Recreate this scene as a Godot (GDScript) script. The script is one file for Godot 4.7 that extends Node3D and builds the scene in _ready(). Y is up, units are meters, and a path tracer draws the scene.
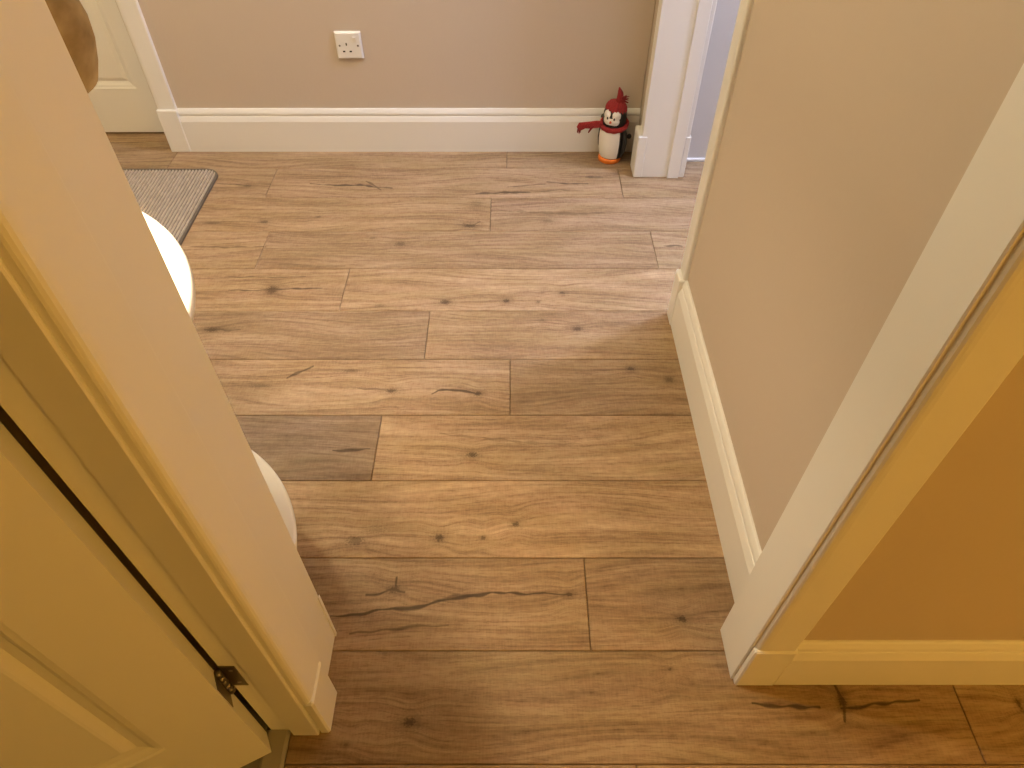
extends Node3D
# A hallway seen from a doorway: oak planks, white joinery, beige walls, a penguin by the far door frame.
# x runs to the right, "d" is the distance ahead of the camera along the floor (world z = -d), metres.

const CAM_H := 1.295
const PITCH := 47.35
const FOCAL := 689.0
const NEAR_GAIN := Color(1.38, 0.80, 0.148)
const HALL_GAIN := Color(1.27, 1.09, 0.68)
const ROOM_GAIN := Color(2.05, 2.3, 3.2)
const TABLE_GAIN := Color(1.8, 1.42, 0.95)

var paint: StandardMaterial3D
var wall_paint: StandardMaterial3D
var M := {}

# ---------------------------------------------------------------- helpers
func V(x: float, y: float, d: float) -> Vector3:
	return Vector3(x, y, -d)

# the point of the floor seen at a pixel of the photograph, as (x, d)
func on_floor(u: float, v: float) -> Vector2:
	var p := deg_to_rad(PITCH)
	var d := CAM_H / tan(p + atan((v - 384.0) / FOCAL))
	var z := d * cos(p) + CAM_H * sin(p)
	return Vector2((u - 512.0) * z / FOCAL, d)

func new_st() -> SurfaceTool:
	var st := SurfaceTool.new()
	st.begin(Mesh.PRIMITIVE_TRIANGLES)
	return st

func tri(st: SurfaceTool, a: Vector3, b: Vector3, c: Vector3, n: Vector3) -> void:
	var flip := (b - a).cross(c - a).dot(n) > 0.0
	st.set_normal(n); st.set_uv(Vector2(a.x, a.z)); st.add_vertex(a)
	if flip:
		st.set_normal(n); st.set_uv(Vector2(c.x, c.z)); st.add_vertex(c)
		st.set_normal(n); st.set_uv(Vector2(b.x, b.z)); st.add_vertex(b)
	else:
		st.set_normal(n); st.set_uv(Vector2(b.x, b.z)); st.add_vertex(b)
		st.set_normal(n); st.set_uv(Vector2(c.x, c.z)); st.add_vertex(c)

func quad(st: SurfaceTool, a: Vector3, b: Vector3, c: Vector3, e: Vector3, n: Vector3) -> void:
	tri(st, a, b, c, n)
	tri(st, a, c, e, n)

# a box between two corners with chamfered edges
func cbox(st: SurfaceTool, lo: Vector3, hi: Vector3, b := 0.0, xf := Transform3D.IDENTITY) -> void:
	var l := lo.min(hi)
	var h := lo.max(hi)
	var c := (l + h) / 2.0
	var s := (h - l) / 2.0
	var bs := xf.basis
	for ax in 3:
		for sg in [-1.0, 1.0]:
			var a1 := (ax + 1) % 3
			var a2 := (ax + 2) % 3
			var q := []
			for k in [[-1, -1], [1, -1], [1, 1], [-1, 1]]:
				var v := Vector3.ZERO
				v[ax] = sg * s[ax]
				v[a1] = k[0] * (s[a1] - b)
				v[a2] = k[1] * (s[a2] - b)
				q.append(xf * (c + v))
			var n := Vector3.ZERO
			n[ax] = sg
			quad(st, q[0], q[1], q[2], q[3], bs * n)
	if b <= 0.0:
		return
	for ax in 3:
		var a1 := (ax + 1) % 3
		var a2 := (ax + 2) % 3
		for i in [-1.0, 1.0]:
			for j in [-1.0, 1.0]:
				var q := []
				for k in [[-1.0, 0], [1.0, 0], [1.0, 1], [-1.0, 1]]:
					var v := Vector3.ZERO
					v[ax] = k[0] * (s[ax] - b)
					v[a1] = i * (s[a1] - (0.0 if k[1] == 0 else b))
					v[a2] = j * (s[a2] - (b if k[1] == 0 else 0.0))
					q.append(xf * (c + v))
				var n := Vector3.ZERO
				n[a1] = i
				n[a2] = j
				quad(st, q[0], q[1], q[2], q[3], (bs * n).normalized())
	for i in [-1.0, 1.0]:
		for j in [-1.0, 1.0]:
			for k in [-1.0, 1.0]:
				var sg := Vector3(i, j, k)
				var p := s - Vector3(b, b, b)
				tri(st, xf * (c + sg * Vector3(s.x, p.y, p.z)), xf * (c + sg * Vector3(p.x, s.y, p.z)), xf * (c + sg * Vector3(p.x, p.y, s.z)), (bs * sg).normalized())

# box given by x, y and d ranges
func dbox(st: SurfaceTool, x0: float, x1: float, y0: float, y1: float, d0: float, d1: float, b := 0.0) -> void:
	cbox(st, Vector3(x0, y0, -d0), Vector3(x1, y1, -d1), b)

# a closed outline pts (in the plane of axes A and B at origin O) extruded along W
func extrude(st: SurfaceTool, pts: PackedVector2Array, O: Vector3, A: Vector3, B: Vector3, W: Vector3) -> void:
	var area := 0.0
	for i in pts.size():
		area += pts[i].cross(pts[(i + 1) % pts.size()])
	var sg := 1.0 if area > 0.0 else -1.0
	for i in pts.size():
		var p := pts[i]
		var q := pts[(i + 1) % pts.size()]
		var e := (q - p).normalized()
		var n2 := Vector2(e.y, -e.x) * sg
		var n := (A * n2.x + B * n2.y).normalized()
		var a := O + A * p.x + B * p.y
		var b := O + A * q.x + B * q.y
		quad(st, a, b, b + W, a + W, n)
	var idx := Geometry2D.triangulate_polygon(pts)
	for k in range(0, idx.size(), 3):
		var t := []
		for m in 3:
			var p := pts[idx[k + m]]
			t.append(O + A * p.x + B * p.y)
		tri(st, t[0], t[1], t[2], -W.normalized())
		tri(st, t[0] + W, t[1] + W, t[2] + W, W.normalized())

# surface of revolution; profile of (radius, height); arc from a0 to a1 (radians); squash in z
func lathe(st: SurfaceTool, prof: Array, xf: Transform3D, segs := 40, a0 := 0.0, a1 := TAU, ribs := 0, rib_depth := 0.0) -> void:
	var rows := []
	var nrm := []
	for i in prof.size():
		var p: Vector2 = prof[i]
		var pa: Vector2 = prof[max(i - 1, 0)]
		var pb: Vector2 = prof[min(i + 1, prof.size() - 1)]
		var t := (pb - pa).normalized()
		var n2 := Vector2(t.y, -t.x)
		var row := []
		var rn := []
		for k in segs + 1:
			var a := a0 + (a1 - a0) * k / segs
			var rr := p.x
			if ribs > 0:
				rr *= 1.0 - rib_depth * (0.5 + 0.5 * cos(a * ribs))
			row.append(xf * Vector3(cos(a) * rr, p.y, sin(a) * rr))
			var tw := 0.0
			if ribs > 0 and rr > 0.0005:
				tw = -p.x * rib_depth * 0.5 * sin(a * ribs) * ribs / rr * n2.x
			rn.append((xf.basis.inverse().transposed() * Vector3(cos(a) * n2.x - sin(a) * tw, n2.y, sin(a) * n2.x + cos(a) * tw)).normalized())
		rows.append(row)
		nrm.append(rn)
	for i in prof.size() - 1:
		for k in segs:
			var ids := [[i, k], [i, k + 1], [i + 1, k + 1], [i, k], [i + 1, k + 1], [i + 1, k]]
			for t in [0, 3]:
				var a: Vector3 = rows[ids[t][0]][ids[t][1]]
				var b: Vector3 = rows[ids[t + 1][0]][ids[t + 1][1]]
				var c: Vector3 = rows[ids[t + 2][0]][ids[t + 2][1]]
				var cr := (b - a).cross(c - a)
				if cr.length() < 1e-12:
					continue
				var nn: Vector3 = nrm[ids[t][0]][ids[t][1]] + nrm[ids[t + 1][0]][ids[t + 1][1]] + nrm[ids[t + 2][0]][ids[t + 2][1]]
				var order := [0, 2, 1] if cr.dot(nn) > 0.0 else [0, 1, 2]
				for o in order:
					var id = ids[t + o]
					st.set_normal(nrm[id[0]][id[1]])
					st.set_uv(Vector2(float(id[1]) / segs, float(id[0]) / prof.size()))
					st.add_vertex(rows[id[0]][id[1]])

func ellipsoid(st: SurfaceTool, c: Vector3, r: Vector3, basis := Basis.IDENTITY, segs := 20) -> void:
	var prof := []
	for i in 13:
		var a := -PI / 2 + PI * i / 12.0
		prof.append(Vector2(max(cos(a), 0.0001), sin(a)))
	lathe(st, prof, Transform3D(basis * Basis.from_scale(r), c), segs)

# a tube along points, radius per point, optionally flattened in one direction
func tube(st: SurfaceTool, pts: Array, rad: Array, segs := 12, flat := 1.0, up := Vector3.UP) -> void:
	var rings := []
	var norms := []
	for i in pts.size():
		var t: Vector3 = (pts[min(i + 1, pts.size() - 1)] - pts[max(i - 1, 0)]).normalized()
		var s := t.cross(up).normalized()
		if s.length() < 0.5:
			s = t.cross(Vector3.RIGHT).normalized()
		var w := s.cross(t).normalized()
		var ring := []
		var nr := []
		for k in segs + 1:
			var a := TAU * k / segs
			ring.append(pts[i] + (s * cos(a) * flat + w * sin(a)) * rad[i])
			nr.append((s * cos(a) / flat + w * sin(a)).normalized())
		rings.append(ring)
		norms.append(nr)
	for i in pts.size() - 1:
		for k in segs:
			for t in [[[i, k], [i, k + 1], [i + 1, k + 1]], [[i, k], [i + 1, k + 1], [i + 1, k]]]:
				var a: Vector3 = rings[t[0][0]][t[0][1]]
				var b: Vector3 = rings[t[1][0]][t[1][1]]
				var c: Vector3 = rings[t[2][0]][t[2][1]]
				var order := [0, 2, 1] if (b - a).cross(c - a).dot(norms[t[0][0]][t[0][1]]) > 0.0 else [0, 1, 2]
				for o in order:
					st.set_normal(norms[t[o][0]][t[o][1]])
					st.set_uv(Vector2(float(t[o][1]) / segs, float(t[o][0])))
					st.add_vertex(rings[t[o][0]][t[o][1]])
	for e in [0, pts.size() - 1]:
		var n: Vector3 = (pts[0] - pts[1]).normalized() if e == 0 else (pts[-1] - pts[-2]).normalized()
		for k in segs:
			tri(st, pts[e], rings[e][k], rings[e][k + 1], n)

func obj(called: String, st: SurfaceTool, m: Material, parent: Node = self) -> MeshInstance3D:
	var o := MeshInstance3D.new()
	o.name = called
	o.mesh = st.commit()
	o.material_override = m
	o.cast_shadow = GeometryInstance3D.SHADOW_CASTING_SETTING_ON
	parent.add_child(o, true)
	return o

func tag(o: Node, label: String, category: String, kind := "", group := "") -> void:
	o.set_meta("label", label)
	o.set_meta("category", category)
	if kind:
		o.set_meta("kind", kind)
	if group:
		o.set_meta("group", group)

func thing(called: String, at: Vector3, label: String, category: String, kind := "", group := "") -> Node3D:
	var o := Node3D.new()
	o.name = called
	o.position = at
	add_child(o, true)
	tag(o, label, category, kind, group)
	return o

func mat(c: Color, rough := 0.6, metal := 0.0, spec := 0.5) -> StandardMaterial3D:
	var m := StandardMaterial3D.new()
	m.albedo_color = c
	m.roughness = rough
	m.metallic = metal
	m.metallic_specular = spec
	return m

func lin(r: float, g: float, b: float) -> Color:
	return Color(r, g, b).linear_to_srgb()

func speckle(m: StandardMaterial3D, freq: float, strength: float, scale := 1.0, tone := 0.0) -> void:
	var nt := NoiseTexture2D.new()
	nt.width = 512; nt.height = 512
	nt.seamless = true
	nt.as_normal_map = true
	nt.bump_strength = strength
	var fn := FastNoiseLite.new()
	fn.seed = 7
	fn.frequency = freq
	fn.fractal_octaves = 3
	nt.noise = fn
	m.normal_enabled = true
	m.normal_texture = nt
	m.uv1_triplanar = true
	m.uv1_world_triplanar = true
	m.uv1_scale = Vector3.ONE * scale

# ---------------------------------------------------------------- lights and camera
func lamp_light(at: Vector3, gain: Color, energy: float, size: float, parent: Node) -> void:
	var l := OmniLight3D.new()
	var m: float = max(gain.r, max(gain.g, gain.b))
	if m <= 0.0:
		return
	l.light_color = Color(gain.r / m, gain.g / m, gain.b / m).linear_to_srgb()
	l.light_energy = energy * m
	l.light_size = size
	l.omni_range = 12.0
	l.omni_attenuation = 2.0
	l.shadow_enabled = true
	l.position = at
	l.name = "bulb_light"
	parent.add_child(l, true)

func ceiling_lamp(x: float, d: float, gain: Color, energy: float, label: String) -> void:
	var t := thing("ceiling_lamp", V(x, 2.4, d), label, "ceiling lamp")
	var st := new_st()
	lathe(st, [Vector2(0.0001, 0.0), Vector2(0.13, 0.0), Vector2(0.135, -0.006), Vector2(0.135, -0.03), Vector2(0.12, -0.034), Vector2(0.0001, -0.034)], Transform3D.IDENTITY, 40)
	obj("base", st, M.white_plastic, t)
	st = new_st()
	lathe(st, [Vector2(0.0001, -0.075), Vector2(0.05, -0.072), Vector2(0.09, -0.06), Vector2(0.115, -0.045), Vector2(0.12, -0.034)], Transform3D.IDENTITY, 40)
	obj("lamp_diffuser", st, glowing(gain), t)
	lamp_light(Vector3(0, -0.14, 0), gain, energy, 0.1, t)

func glowing(gain: Color) -> StandardMaterial3D:
	var g := mat(Color(0.95, 0.93, 0.9), 0.4)
	g.emission_enabled = true
	var mx: float = max(gain.r, max(gain.g, max(gain.b, 0.001)))
	g.emission = Color(gain.r / mx, gain.g / mx, gain.b / mx).linear_to_srgb()
	g.emission_energy_multiplier = 0.6
	return g

# a lamp on a cord, its globe at height y
func pendant_lamp(x: float, y: float, d: float, gain: Color, energy: float, label: String) -> void:
	var t := thing("pendant_lamp", V(x, 2.4, d), label, "pendant lamp")
	var st := new_st()
	lathe(st, [Vector2(0.0001, 0.0), Vector2(0.05, 0.0), Vector2(0.045, -0.02), Vector2(0.0001, -0.025)], Transform3D.IDENTITY, 24)
	obj("rose", st, M.white_plastic, t)
	st = new_st()
	tube(st, [Vector3(0, -0.024, 0), Vector3(0, y - 2.4 + 0.06, 0)], [0.003, 0.003], 8)
	obj("cord", st, M.white_plastic, t)
	st = new_st()
	ellipsoid(st, Vector3(0, y - 2.4, 0), Vector3.ONE * 0.06, Basis.IDENTITY, 28)
	obj("lamp_globe", st, glowing(gain), t)
	lamp_light(Vector3(0, y - 2.4, 0), gain, energy, 0.06, t)

# ---------------------------------------------------------------- floor
const ROW_W := 0.193
const ROW_0 := 0.3168
const PLANK_L := 1.22
var knots := []
var cracks := []

func smooth(a: float, b: float, x: float) -> float:
	var t := clampf((x - a) / (b - a), 0.0, 1.0)
	return t * t * (3.0 - 2.0 * t)

func knot(u: float, v: float, ru: float, rv: float, s: float) -> void:
	var p := on_floor(u, v)
	var q := on_floor(u + ru, v + rv)
	knots.append([p.x, p.y, absf(q.x - p.x), absf(q.y - p.y), s])

func crack(list: Array, w: float, s: float) -> void:
	var pts := []
	for c in list:
		pts.append(on_floor(c[0], c[1]))
	cracks.append([pts, w, s])

func wood_marks() -> void:
	# knots and splits read off the photograph, as pixels on the floor
	for k in [[247, 186, 4, 1.4, 0.8], [264, 222, 4, 1.6, 0.8], [318, 217, 3, 1, 0.7], [212, 223, 9, 1.5, 0.6], [476, 204, 7, 4, 0.45], [470, 226, 8, 2, 0.9],
		[548, 221, 6, 2, 0.5], [400, 244, 6, 2.5, 0.7], [372, 238, 3, 1.5, 0.4], [272, 290, 5, 4.5, 0.9], [445, 302, 6, 2.5, 0.9], [506, 301, 4, 2, 0.9],
		[538, 302, 2, 1, 0.7], [562, 293, 4, 1.4, 0.8], [380, 306, 5, 1.5, 0.5], [212, 330, 7, 2.4, 0.9], [577, 329, 6, 2.6, 0.8], [542, 320, 3, 1.5, 0.5],
		[391, 391, 6, 2.4, 0.9], [478, 394, 4, 2.4, 0.95], [351, 371, 9, 1.6, 0.7], [260, 386, 11, 1.6, 0.5], [630, 369, 5, 2.2, 0.8], [669, 380, 6, 3, 0.7],
		[472, 455, 6, 3, 0.9], [355, 541, 9, 4.5, 0.7], [375, 530, 12, 4, 0.35], [439, 538, 5, 4, 0.9], [483, 538, 2.5, 2, 0.8], [515.5, 524.5, 4, 2.6, 0.9],
		[393, 590, 6, 4, 0.8], [569, 595, 4, 2.4, 0.8], [682, 619.5, 6, 4, 0.9], [409, 722.5, 7, 5, 0.85], [346, 745, 2.5, 2, 0.6], [669.7, 670, 2.5, 1.6, 0.7],
		[842, 702, 7, 9, 0.95], [1019, 705, 6, 7, 0.9], [560, 442, 9, 2, 0.3], [600, 438, 7, 2, 0.3], [640, 445, 8, 2, 0.3]]:
		knot(k[0], k[1], k[2], k[3], k[4])
	crack([[217, 183.5], [235, 184.5], [247, 186]], 0.0035, 0.7)
	crack([[310, 184], [335, 185.5], [360, 185], [378, 187.5], [392, 188]], 0.008, 0.9)
	crack([[366, 181], [376, 187], [381, 190]], 0.008, 0.7)
	crack([[476, 194], [500, 193], [530, 192]], 0.010, 0.8)
	crack([[508, 187], [530, 185], [545, 184]], 0.006, 0.6)
	crack([[547, 182], [560, 183.5], [588, 184]], 0.007, 0.85)
	crack([[586, 177], [603, 177.5]], 0.008, 0.8)
	crack([[535, 192], [560, 190], [583, 191]], 0.006, 0.5)
	crack([[495, 211], [530, 212], [575, 214], [610, 213]], 0.010, 0.4)
	crack([[463, 224], [472, 226], [480, 222]], 0.005, 0.7)
	crack([[664, 246], [682, 246]], 0.006, 0.8)
	crack([[190, 247], [225, 247.5], [266, 247]], 0.005, 0.55)
	crack([[229, 290], [255, 291], [272, 290], [298, 289], [322, 288]], 0.005, 0.85)
	crack([[225, 277], [262, 277.5], [305, 277]], 0.004, 0.5)
	crack([[212, 330], [240, 330.5]], 0.006, 0.6)
	crack([[287, 378], [299, 373], [313, 367]], 0.014, 0.75)
	crack([[358, 389], [378, 389.5], [391, 391]], 0.004, 0.6)
	crack([[432, 394], [438, 390.5], [452, 390], [468, 392], [478, 394]], 0.005, 0.9)
	crack([[333, 451], [350, 450], [369, 449]], 0.006, 0.8)
	crack([[440, 434], [500, 440], [545, 444], [580, 444]], 0.006, 0.4)
	crack([[396, 590], [396, 583], [397, 577]], 0.003, 0.8)
	crack([[366, 596], [380, 594], [393, 590], [404, 592]], 0.006, 0.8)
	crack([[331, 616], [355, 615], [378, 611], [400, 609.5], [425, 606], [448, 599.5], [470, 596], [490, 593.5], [530, 594], [567, 595]], 0.0055, 0.95)
	crack([[440, 601], [455, 597], [462, 597]], 0.008, 0.6)
	crack([[350, 634], [380, 631], [410, 627.5], [448, 625]], 0.0035, 0.65)
	crack([[753, 704.5], [785, 706.5], [800, 708.5], [820, 708.5]], 0.0055, 0.95)
	crack([[842, 709], [861, 707], [890, 703], [919, 699.5]], 0.0045, 0.95)
	crack([[833, 682], [838, 692], [844, 704], [845, 722]], 0.005, 0.9)

func plank_image(sd: int, x0: float, d0: float, tone: Vector3, cathedral: float) -> Image:
	var w := 976
	var h := 154
	var n := FastNoiseLite.new()
	n.seed = sd
	n.noise_type = FastNoiseLite.TYPE_SIMPLEX
	n.frequency = 1.0
	n.fractal_type = FastNoiseLite.FRACTAL_NONE
	var data := PackedByteArray()
	data.resize(w * h * 3)
	var ks := []
	for k in knots:
		if k[0] > x0 - 0.03 and k[0] < x0 + PLANK_L + 0.03 and k[1] > d0 and k[1] < d0 + ROW_W:
			ks.append([k[0] - x0, k[1] - d0, k[2], k[3], k[4]])
	var dark := PackedFloat32Array()
	dark.resize(w * h)
	var sc := w / PLANK_L
	# splits: drawn as soft strokes of changing width
	for c in cracks:
		var pts: Array = c[0]
		for i in pts.size() - 1:
			var a: Vector2 = pts[i]
			var b: Vector2 = pts[i + 1]
			if a.y < d0 or a.y > d0 + ROW_W:
				continue
			var steps: int = int((b - a).length() * sc * 1.5) + 2
			for s in steps:
				var t := float(s) / (steps - 1)
				var tt := (i + t) / (pts.size() - 1)
				var p := a.lerp(b, t)
				var px := (p.x - x0) * sc
				var py := (p.y - d0) * sc + n.get_noise_2d(px * 0.022, pts.size() * 9.0) * 1.7
				var rr: float = c[1] * sc * (0.25 + 0.75 * sin(PI * clampf(tt, 0.06, 0.94))) * (0.75 + 0.6 * n.get_noise_2d(px * 0.028, 77.0)) * 0.8
				var R := int(ceil(rr + 1.5))
				for yy in range(int(py) - R, int(py) + R + 1):
					if yy < 0 or yy >= h:
						continue
					for xx in range(int(px) - 1, int(px) + 2):
						if xx < 0 or xx >= w:
							continue
						var q := absf(yy - py)
						var f: float = c[2] * clampf(1.0 - (q - rr * 0.5) / (rr * 0.6 + 0.9), 0.0, 1.0)
						var id := yy * w + xx
						if f > dark[id]:
							dark[id] = f
	var o := 0
	for iy in h:
		var y := iy / sc
		for ix in w:
			var x := ix / sc
			# grain bends round the knots
			var yb := y
			var kd := 0.0
			for k in ks:
				var dx: float = x - k[0]
				if absf(dx) > 0.14:
					continue
				var dy: float = y - k[1]
				var e := exp(-dx * dx / (4.0 * k[2] * k[2] + 0.0006) - dy * dy / 0.0012)
				yb += e * dy * 0.9 * k[4]
				var q: float = sqrt(dx * dx / (k[2] * k[2]) + dy * dy / (k[3] * k[3]))
				if q < 3.2:
					var wob := 0.35 * n.get_noise_2d(x * 160.0, y * 220.0)
					kd = maxf(kd, k[4] * smooth(1.45, 0.35, q + wob))
					kd = maxf(kd, k[4] * 0.3 * smooth(3.0, 0.8, q + wob))
			var warp := n.get_noise_2d(x * 1.3, yb * 6.0 + 40.0)
			var broad := n.get_noise_2d(x * 0.9 + 11.0, yb * 30.0 + warp * 0.9)
			var mid := n.get_noise_2d(x * 2.6 + 5.0, yb * 105.0 + warp * 2.2)
			var fine := n.get_noise_2d(x * 9.0, yb * 380.0 + warp * 4.0)
			var saw := n.get_noise_2d(x * 230.0, y * 26.0)
			var blotch := n.get_noise_2d(x * 17.0 + 90.0, y * 75.0)
			var flame := 0.0
			if cathedral > 0.0:
				flame = sin((y - 0.096 + 0.03 * warp) * 190.0 * (1.0 + 0.5 * sin(x * 2.6)) + 7.0 * (x - 0.5) * (x - 0.5) * 8.0) * cathedral
			var l := 1.0 + 0.13 * broad + 0.10 * mid + 0.08 * fine + 0.06 * saw + 0.06 * blotch + 0.06 * flame
			var pore := n.get_noise_2d(x * 30.0 + 31.0, yb * 470.0)
			if pore > 0.55:
				l -= 0.16
			if mid < -0.55:
				l -= 0.10 * smooth(-0.55, -0.9, mid)
			var dk := maxf(kd, dark[iy * w + ix])
			l = l * (1.0 - 0.78 * dk)
			var red := 1.0 - 0.03 * broad - 0.03 * blotch
			var patch := n.get_noise_2d(x * 3.2 + 60.0, y * 13.0 + 8.0)
			l *= 1.0 + 0.10 * patch
			var deep := clampf(l, 0.2, 1.4)
			var r := tone.x * l * (1.0 - 0.02 * dk)
			var g := tone.y * l * (2.0 - red) * pow(deep, 0.10)
			var b := tone.z * l * (2.0 - red) * (1.0 + 0.05 * patch) * pow(deep, 0.24)
			data[o] = int(255.0 * clampf(pow(maxf(r, 0.0), 0.4545), 0.0, 1.0))
			data[o + 1] = int(255.0 * clampf(pow(maxf(g, 0.0), 0.4545), 0.0, 1.0))
			data[o + 2] = int(255.0 * clampf(pow(maxf(b, 0.0), 0.4545), 0.0, 1.0))
			o += 3
	return Image.create_from_data(w, h, false, Image.FORMAT_RGB8, data)

func plank_mesh(x0: float, x1: float, d0: float, u0: float, u1: float) -> ArrayMesh:
	# top face with its picture, chamfered long and short edges, sides down to the underlay
	var st := new_st()
	var g := 0.0006
	var b := 0.0016
	var e := 0.0014
	var xs := [x0 + g, x0 + g + b, x1 - g - b, x1 - g]
	var ds := [d0 + g, d0 + g + b, d0 + ROW_W - g - b, d0 + ROW_W - g]
	var P := func(i: int, j: int, low: bool) -> Vector3:
		return V(xs[i], -0.008 if low else (-e if (i == 0 or i == 3 or j == 0 or j == 3) else 0.0), ds[j])
	var quads := [[[1, 1], [2, 1], [2, 2], [1, 2], Vector3.UP, 0],
		[[0, 0], [3, 0], [2, 1], [1, 1], Vector3(0, 1, 1), 0], [[0, 3], [3, 3], [2, 2], [1, 2], Vector3(0, 1, -1), 0],
		[[0, 0], [0, 3], [1, 2], [1, 1], Vector3(-1, 1, 0), 0], [[3, 0], [3, 3], [2, 2], [2, 1], Vector3(1, 1, 0), 0]]
	for q in quads:
		var n: Vector3 = q[4].normalized()
		var a: Vector3 = P.call(q[0][0], q[0][1], false)
		var bb: Vector3 = P.call(q[1][0], q[1][1], false)
		var c: Vector3 = P.call(q[2][0], q[2][1], false)
		var dd: Vector3 = P.call(q[3][0], q[3][1], false)
		for t in [[a, bb, c], [a, c, dd]]:
			var tt: Array = t
			if (t[1] - t[0]).cross(t[2] - t[0]).dot(n) > 0.0:
				tt = [t[0], t[2], t[1]]
			for p in tt:
				st.set_normal(n)
				st.set_uv(Vector2(u0 + (u1 - u0) * (p.x - x0) / (x1 - x0), (-p.z - d0) / ROW_W))
				st.add_vertex(p)
	for q in [[[0, 0], [3, 0], Vector3(0, 0, 1)], [[0, 3], [3, 3], Vector3(0, 0, -1)], [[0, 0], [0, 3], Vector3(-1, 0, 0)], [[3, 0], [3, 3], Vector3(1, 0, 0)]]:
		quad(st, P.call(q[0][0], q[0][1], false), P.call(q[1][0], q[1][1], false), P.call(q[1][0], q[1][1], true), P.call(q[0][0], q[0][1], true), q[2])
	return st.commit()

func plank_material(img: Image) -> StandardMaterial3D:
	var m := StandardMaterial3D.new()
	m.albedo_texture = ImageTexture.create_from_image(img)
	m.roughness = 0.5
	m.metallic_specular = 0.4
	m.texture_filter = BaseMaterial3D.TEXTURE_FILTER_LINEAR_WITH_MIPMAPS_ANISOTROPIC
	return m

func build_floor() -> void:
	wood_marks()
	var fl := thing("floor", Vector3.ZERO, "oak effect laminate floor of long knotty brown planks laid across the hall", "floor", "structure")
	var st := new_st()
	dbox(st, -2.3, 2.5, -0.06, -0.008, -1.9, 2.62)
	obj("underlay", st, M.underlay, fl)
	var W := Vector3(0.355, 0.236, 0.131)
	# row: [x of one joint, plank tones (some shifted to even out floor light) from the one that ends there on, cathedral]
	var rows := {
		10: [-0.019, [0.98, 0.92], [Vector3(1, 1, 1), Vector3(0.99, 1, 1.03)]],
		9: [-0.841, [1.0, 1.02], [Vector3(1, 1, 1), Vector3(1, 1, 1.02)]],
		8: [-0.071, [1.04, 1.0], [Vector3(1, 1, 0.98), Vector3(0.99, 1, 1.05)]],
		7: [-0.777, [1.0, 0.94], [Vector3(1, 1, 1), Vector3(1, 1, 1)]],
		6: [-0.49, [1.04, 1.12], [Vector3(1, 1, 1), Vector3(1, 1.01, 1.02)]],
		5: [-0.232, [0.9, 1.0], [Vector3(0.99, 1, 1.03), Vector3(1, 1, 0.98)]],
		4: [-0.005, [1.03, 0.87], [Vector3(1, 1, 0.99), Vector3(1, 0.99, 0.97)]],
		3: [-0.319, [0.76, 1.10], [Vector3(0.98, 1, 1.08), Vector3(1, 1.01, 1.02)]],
		2: [-0.62, [0.95, 1.14], [Vector3(1, 1, 1), Vector3(1, 0.99, 0.98)]],  # second tone raised, painting in light the lamps leave short on the mid floor
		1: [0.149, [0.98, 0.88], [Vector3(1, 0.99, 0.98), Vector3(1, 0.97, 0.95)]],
		0: [-0.417, [0.85, 0.88], [Vector3(1, 1, 1), Vector3(1, 1, 0.97)]],  # tones lowered so the near floor looks less brightly lit
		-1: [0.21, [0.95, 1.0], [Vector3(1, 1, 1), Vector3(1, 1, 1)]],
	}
	var spare := []
	for r in range(-12, 12):
		var d0: float = ROW_0 + ROW_W * r
		if d0 > 2.6:
			continue
		var known: bool = rows.has(r)
		var j: float = rows[r][0] if known else -0.6 + fmod(absf(r) * 0.437, 1.2)
		for k in range(-3, 3):
			var x0 := j + k * PLANK_L
			var x1 := x0 + PLANK_L
			var cx0 := maxf(x0, -0.386 if r <= 0 else -2.25)
			var cx1 := minf(x1, 2.45)
			if cx1 - cx0 < 0.02:
				continue
			var m: StandardMaterial3D
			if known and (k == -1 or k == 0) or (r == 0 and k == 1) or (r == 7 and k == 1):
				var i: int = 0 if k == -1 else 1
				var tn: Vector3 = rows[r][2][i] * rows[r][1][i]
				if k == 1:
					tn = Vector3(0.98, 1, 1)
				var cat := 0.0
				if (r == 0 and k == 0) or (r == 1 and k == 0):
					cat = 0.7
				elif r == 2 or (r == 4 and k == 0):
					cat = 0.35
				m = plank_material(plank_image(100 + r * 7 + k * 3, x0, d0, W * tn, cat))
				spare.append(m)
			else:
				m = M.plank_far[(abs(r) * 3 + k + 3) % M.plank_far.size()]
			var o := MeshInstance3D.new()
			o.name = "plank"
			o.mesh = plank_mesh(cx0, cx1, d0, (cx0 - x0) / PLANK_L, (cx1 - x0) / PLANK_L)
			o.material_override = m
			fl.add_child(o, true)
	# side room carpet and the metal bar in its doorway
	var cst := new_st()
	dbox(cst, -2.25, -0.428, -0.008, 0.004, -1.85, 0.44)
	var c := obj("floor_side_room", cst, M.carpet)
	tag(c, "grey carpet of the side room behind the open panel door", "carpet", "structure")
	var bst := new_st()
	extrude(bst, PackedVector2Array([Vector2(0, -0.006), Vector2(0, 0.002), Vector2(0.006, 0.005), Vector2(0.036, 0.005), Vector2(0.042, 0.002), Vector2(0.042, -0.006)]), V(-0.428, 0, -0.39), Vector3.RIGHT, Vector3.UP, V(0, 0, 0.76))
	var b := obj("trim_threshold", bst, M.threshold)
	tag(b, "grey threshold bar on the floor under the open panel door", "threshold bar", "structure")

# ---------------------------------------------------------------- walls and joinery
func wall(called: String, boxes: Array, label: String, m: Material) -> void:
	var st := new_st()
	for b in boxes:
		dbox(st, b[0], b[1], b[2], b[3], b[4], b[5])
	var o := obj(called, st, m)
	tag(o, label, "wall", "structure")

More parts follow.
